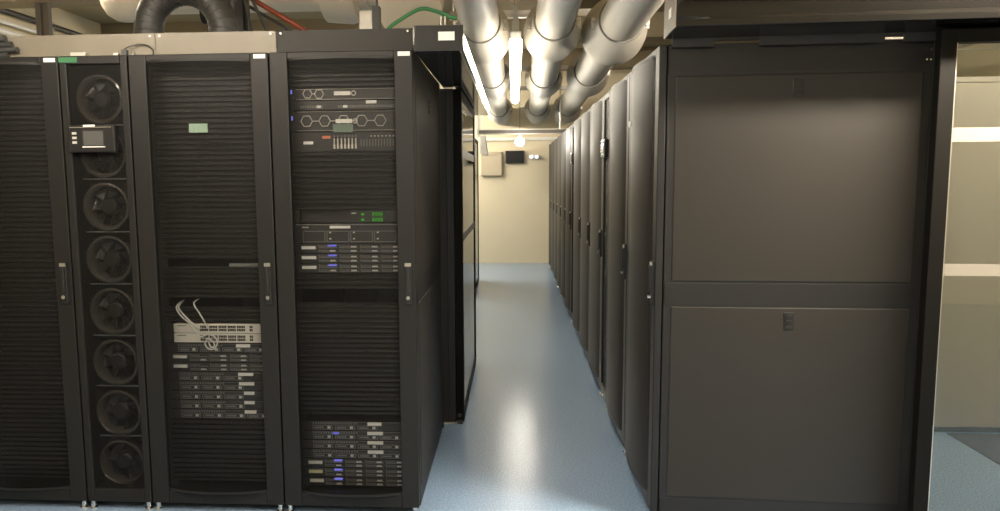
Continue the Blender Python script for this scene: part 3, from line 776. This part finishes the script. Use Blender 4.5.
for lab, loc, rz, L in (('added unseen fill lamp close under the ceiling behind the plain rack and fan unit', (-3.2, 4.4, 3.05), 0, 1.8),
    ('added unseen fill lamp close under the ceiling over the aisle past the striped glass door', (3.7, 3.25, 2.72), PI/2, 1.6)):
    batten(lab, L, loc, rz, 'fill_room')

# cross rail, end-wall fittings
s = thing('cross_rail', 'dark steel cross rail spanning the walkway below the pipe ends', 'cross rail', (0.165, 9.0, 0))
MB().box(-0.62, 0, 1.990, 0.62, 0.06, 2.050).build('rail', 'brown', s, bevel=0.003)
MB().box(-0.62, -0.006, 1.990, 0.62, 0.0, 1.998).box(-0.62, -0.006, 2.042, 0.62, 0.0, 2.050).box(-0.62, -0.006, 1.998, -0.60, 0.0, 2.042).build('lip', 'strut', s)
for x in (-0.58, 0.40): MB().cyl((x, 0.03, 2.05), (x, 0.03, ZC), 0.008, 8).build('rod', 'zinc', s)
struct('trim_1', MB().box(-0.60, YF - 0.05, 2.075, 1.0, YF, 2.125), 'white', bevel=0.004)
s = thing('pendant_bulb', 'small bare lit bulb hanging on a thin cord before the cream end wall', 'bulb', (0.068, 8.6, 1.885))
MB().cyl((0, 0, 0.035), (0, 0, 0.075), 0.016, 12).build('holder', 'white', s, smooth=True)
MB().cyl((0, 0, 0.075), (0, 0, ZC - 1.885), 0.003, 8).build('cord', 'hose', s, smooth=True)
MB().rings([((0, 0, z), r, (0,0,1)) for z, r in ((-0.055, 0.008), (-0.050, 0.026), (-0.032, 0.046), (-0.008, 0.054), (0.014, 0.046), (0.034, 0.022), (0.042, 0.016))], 20).build('globe', 'bulb', s, smooth=True)
s = thing('emergency_light', 'twin cool-white emergency light on the end wall', 'emergency light', (0.335, YF, 1.80))
MB().box(-0.08, -0.05, -0.03, 0.08, 0, 0.03).build('housing', 'white', s, bevel=0.004)
for x in (-0.045, 0.045): MB().cyl((x, -0.065, 0), (x, -0.045, 0), 0.026, 16).build('lamp_head', 'spotled', s, smooth=True)
s = thing('wall_screen', 'small dark glossy screen on the cream end wall beside the lamp', 'screen', (0.010, YF, 1.80))
MB().box(-0.155, -0.05, -0.105, 0.155, 0, 0.105).build('casing', 'brown', s, bevel=0.004)
MB().box(-0.145, -0.054, -0.095, 0.145, -0.048, 0.095).build('screen', 'port', s)
s = thing('wall_cabinet', 'shallow cream cabinet on the end wall beside the glass panel', 'wall cabinet', (-0.385, YF, 1.69))
MB().box(-0.17, -0.07, -0.20, 0.18, 0, 0.20).build('body', 'cab', s, bevel=0.004)
MB().box(-0.165, -0.082, -0.195, 0.175, -0.07, 0.13).build('door', 'cab', s, bevel=0.004)
MB().box(-0.165, -0.080, 0.14, 0.175, -0.07, 0.195).build('top_flap', 'cab', s, bevel=0.003)
s = thing('alarm_horn', 'white wedge-shaped alarm horn above the cream wall cabinet', 'alarm horn', (-0.47, 11.2, 1.98))
MB().prism([(-0.05, -0.15), (0.05, -0.19), (0.075, -0.17), (0.03, 0.12), (-0.05, 0.12)], 1, -0.08, 0.08).build('horn', 'strut', s, bevel=0.01)
MB().box(-0.09, -0.01, 0.10, -0.05, 0.02, ZC - 1.98).build('drop_rod', 'strut', s)

# ------------------------------------------------------------------ things above and behind the left racks
def arch(label, cx, y, R, r, zb, zc, n=28):
    o = thing('flexible_duct', label, 'duct', (cx, y, 0))
    P = [(-R, 0, zb)] + [(-R, 0, zb + (zc - zb)*k/4) for k in range(1, 4)] + [(R*math.cos(PI - PI*k/16), 0, zc + R*math.sin(PI*k/16)) for k in range(17)] + [(R, 0, zc + (zb - zc)*k/4) for k in range(1, 5)]
    MB().tube(P, r, 20, 4).build('hose', 'hose', o, smooth=True)
    b = MB()
    for i in range(2, len(P) - 1, 1):
        d = (Vector(P[i+1]) - Vector(P[i-1])).normalized()
        b.rings([(Vector(P[i]) - d*0.006, r, d), (Vector(P[i]) - d*0.003, r + 0.0015, d), (Vector(P[i]) + d*0.003, r + 0.0015, d), (Vector(P[i]) + d*0.006, r, d)], 20, cap=False)
    b.build('rib', 'hose', o, smooth=True)
    for s in (-1, 1): MB().cyl((s*R, 0, zb), (s*R, 0, zb + 0.03), r + 0.015, 24).build('collar', 'brown', o, smooth=True)
    return o
arch('black flexible duct arching over the top of the rack with cream switches', -1.675, 3.70, 0.195, 0.072, H1 + 0.002, 2.225)
bx = thing('valve_block', 'black valve block with stub pipes beside the arching black duct', 'valve block', (-1.49, 3.885, H1))
MB().box(-0.13, -0.07, 0.0, 0.030, 0.065, 0.46).build('body', 'hose', bx, bevel=0.02)
MB().cyl((-0.05, -0.07, 0.36), (-0.05, -0.12, 0.36), 0.05, 18).cyl((-0.13, 0.0, 0.36), (-0.17, 0.0, 0.36), 0.05, 16).build('stub', 'inner', bx, smooth=True)
o = thing('air_duct', 'rounded cream duct hanging from the ceiling beyond the fan unit', 'duct', (-2.69, 5.0, 0))
MB().rings([((0, 0, ZC), 0.16, (0,0,-1)), ((0, 0, 2.72), 0.16, (0,0,-1)), ((0.0, 0, 2.66), 0.15, (0,0,-1)), ((0, 0, 2.60), 0.115, (0,0,-1)), ((0, 0, 2.565), 0.06, (0,0,-1)), ((0, 0, 2.555), 0.01, (0,0,-1))], 28).build('duct_shell', 'duct', o, smooth=True)
MB().torus((0, 0, 2.95), 0.162, 0.012, 2, 28, 6).build('clamp_band', 'seam', o, smooth=True)
o = thing('insulated_pipe', 'fat cream insulated pipe crossing above the cable covers', 'pipe', (0, 5.0, 2.82))
MB().rings([((-2.45, 0, 0), 0.215, (1,0,0)), ((-0.98, 0, 0), 0.215, (1,0,0))], 32).build('pipe_run', 'duct', o, smooth=True)
MB().rings([((-1.285, 0, 0), 0.217, (1,0,0)), ((-1.275, 0, 0), 0.29, (1,0,0)), ((-1.10, 0, 0), 0.305, (1,0,0)), ((-1.05, 0, 0), 0.29, (1,0,0)), ((-1.04, 0, 0), 0.22, (1,0,0))], 36, cap=False).build('joint_cover', 'duct', o, smooth=True)
MB().tube([(-0.99, 0, 0), (-0.85, 0, -0.02), (-0.74, -0.06, -0.08), (-0.655, -0.22, -0.20), (-0.645, -0.42, -0.32)], 0.20, 28, 6).build('elbow', 'duct', o, smooth=True)
MB().box(-1.30, -0.02, 0.20, -1.25, 0.02, ZC - 2.82).box(-1.9, -0.02, 0.20, -1.85, 0.02, ZC - 2.82).build('hanger_strap', 'strut', o)
o = thing('junction_box', 'grey junction box with black strap under the fat cream pipe', 'junction box', (-0.845, 4.2, 2.20))
MB().box(-0.04, 0, -0.2, 0.04, 0.1, 0.22).build('box', 'strut', o, bevel=0.006)
MB().box(0.055, 0.02, 0.20, 0.067, 0.032, ZC - 2.20).box(0.041, -0.01, -0.2, 0.080, 0.05, 0.24).build('strap', 'hose', o)
cable('dull red hose slanting down from the ceiling beside the valve block', [(-2.2, 4.022, 2.93), (-1.80, 4.022, 2.68), (-1.44, 4.022, 2.453), (-1.126, 4.022, 2.262), (-0.88, 4.022, 2.09), (-0.80, 4.022, H1 + 0.012)], 0.014, 'red', 'hose', cat='hose', n=12)
cable('thin dark green cable strapped just under the red hose', [(-2.2, 4.052, 2.885), (-1.80, 4.052, 2.635), (-1.46, 4.052, 2.415), (-1.16, 4.052, 2.235), (-0.93, 4.052, 2.07), (-0.86, 4.052, H1 + 0.012)], 0.009, 'hose', 'cable', 'cables dropping onto the rack tops')
cable('thin black cable falling steeply beside the valve block', [(-1.50, 3.90, 2.70), (-1.445, 3.90, 2.44), (-1.405, 3.90, 2.265), (-1.35, 3.90, 2.08), (-1.32, 3.90, H1 + 0.008)], 0.007, 'hose', 'cable', 'cables dropping onto the rack tops')
cable('black cable falling between the valve block and the red hose', [(-1.52, 3.93, 2.80), (-1.43, 3.93, 2.49), (-1.333, 3.93, 2.264), (-1.25, 3.93, 2.09), (-1.22, 3.93, H1 + 0.009)], 0.009, 'hose', 'cable', 'cables dropping onto the rack tops')
o = thing('upright_channel', 'dark steel upright channel rising behind the valve block to the ceiling', 'channel', (-1.47, 3.955, H1))
MB().box(-0.025, 0, 0, -0.015, 0.04, ZC - H1).box(0.015, 0, 0, 0.025, 0.04, ZC - H1).box(-0.015, 0.03, 0, 0.015, 0.04, ZC - H1).build('channel', 'brown', o)
cable('green cable bowed over the end of the dark grey cable cover', [(-0.66, 3.6, H1 + .004), (-0.645, 3.6, 2.09), (-0.621, 3.6, 2.182), (-0.556, 3.6, 2.233), (-0.457, 3.6, 2.283), (-0.383, 3.6, 2.272), (-0.31, 3.6, 2.242), (-0.275, 3.6, 2.236)], 0.0095, 'greencable', 'cable')
o = thing('cable_clamp', 'small zinc clamp holding the bowed green cable over the door header', 'cable clamp', (-0.345, 3.58, 2.076))
MB().box(-0.02, 0, 0, 0.02, 0.03, 0.05).cyl((-0.008, 0.015, 0.05), (-0.008, 0.015, 0.17), 0.005, 8).cyl((0.01, 0.015, 0.05), (0.01, 0.015, 0.17), 0.005, 8).build('clamp', 'zinc', o)

# left wall conduits and uprights, far frame on the end wall
for i, (z, r, m, lab) in enumerate(((3.10, 0.030, 'brown', 'dark conduit along the side wall, uppermost'), (2.99, 0.022, 'white', 'pale conduit along the side wall, between two others'), (2.90, 0.030, 'white', 'thick pale conduit along the side wall, lowest'))):
    o = thing('conduit', lab, 'conduit', (XL + 0.085, 0, z), group='conduits on the side wall')
    MB().cyl((0, 3.0, 0), (0, 11.9, 0), r, 12).build('tube', m, o, smooth=True)
    for k in range(5): MB().box(-0.08, 4.2 + k*1.7, -r - 0.012, 0.02, 4.23 + k*1.7, r + 0.012).build('saddle', 'strut', o)
o = thing('hanging_strut', 'dark double strut hanging from the ceiling beyond the plain rack', 'strut', (-4.28, 6.5, 0))
MB().box(-0.060, 0, 2.2, -0.012, 0.05, ZC).box(0.012, 0, 2.2, 0.060, 0.05, ZC).box(-0.012, 0.015, 2.2, 0.012, 0.035, ZC).build('channel', 'brown', o)
MB().box(-0.5, 0.05, 2.2, 0.5, 0.10, 2.25).build('foot_bar', 'brown', o)
o = thing('hatch', 'brown framed hatch high on the far wall beyond the fan unit', 'hatch', (XL + 0.002, 9.4, 2.30))
MB().box(0, -0.6, -0.5, 0.04, -0.55, 0.34).box(0, 0.6, -0.5, 0.04, 0.65, 0.34).box(0, -0.6, 0.30, 0.04, 0.65, 0.34).build('frame', 'brown', o)
MB().box(0, -0.55, -0.5, 0.015, 0.6, 0.30).build('panel', 'ceilbeam', o)

# ------------------------------------------------------------------ world, camera, view
w = bpy.data.worlds.new('room'); sc.world = w; w.use_nodes = True
w.node_tree.nodes['Background'].inputs['Color'].default_value = (1.0, 0.9, 0.75, 1)
w.node_tree.nodes['Background'].inputs['Strength'].default_value = 0.02

f, cx, pi_, ya, ro, H = 721.5, 469.5, .108, .0622, -.0076, 1.467
F = Vector((-math.sin(ya)*math.cos(pi_), math.cos(ya)*math.cos(pi_), -math.sin(pi_)))
R = Vector((math.cos(ya), math.sin(ya), 0)); Uv = R.cross(F)
R2 = R*math.cos(ro) + Uv*math.sin(ro); U2 = R2.cross(F)
cam = bpy.data.cameras.new('camera'); co = bpy.data.objects.new('camera', cam); COL.objects.link(co)
m4 = Matrix((R2, U2, -F)).transposed().to_4x4(); m4.translation = (0, 0, H)
co.matrix_world = m4
cam.sensor_width = 36; cam.lens = f * 36 / 1000; cam.shift_x = (500 - cx) / 1000; cam.clip_start = 0.05
sc.camera = co
vs = sc.view_settings
vs.view_transform = 'Standard'; vs.look = 'None'; vs.exposure = 0.5; vs.gamma = 1.0; vs.use_curve_mapping = False
sc.cycles.max_bounces = 10; sc.cycles.diffuse_bounces = 5; sc.cycles.glossy_bounces = 5; sc.cycles.transparent_max_bounces = 16
sc.cycles.caustics_reflective = False; sc.cycles.caustics_refractive = False
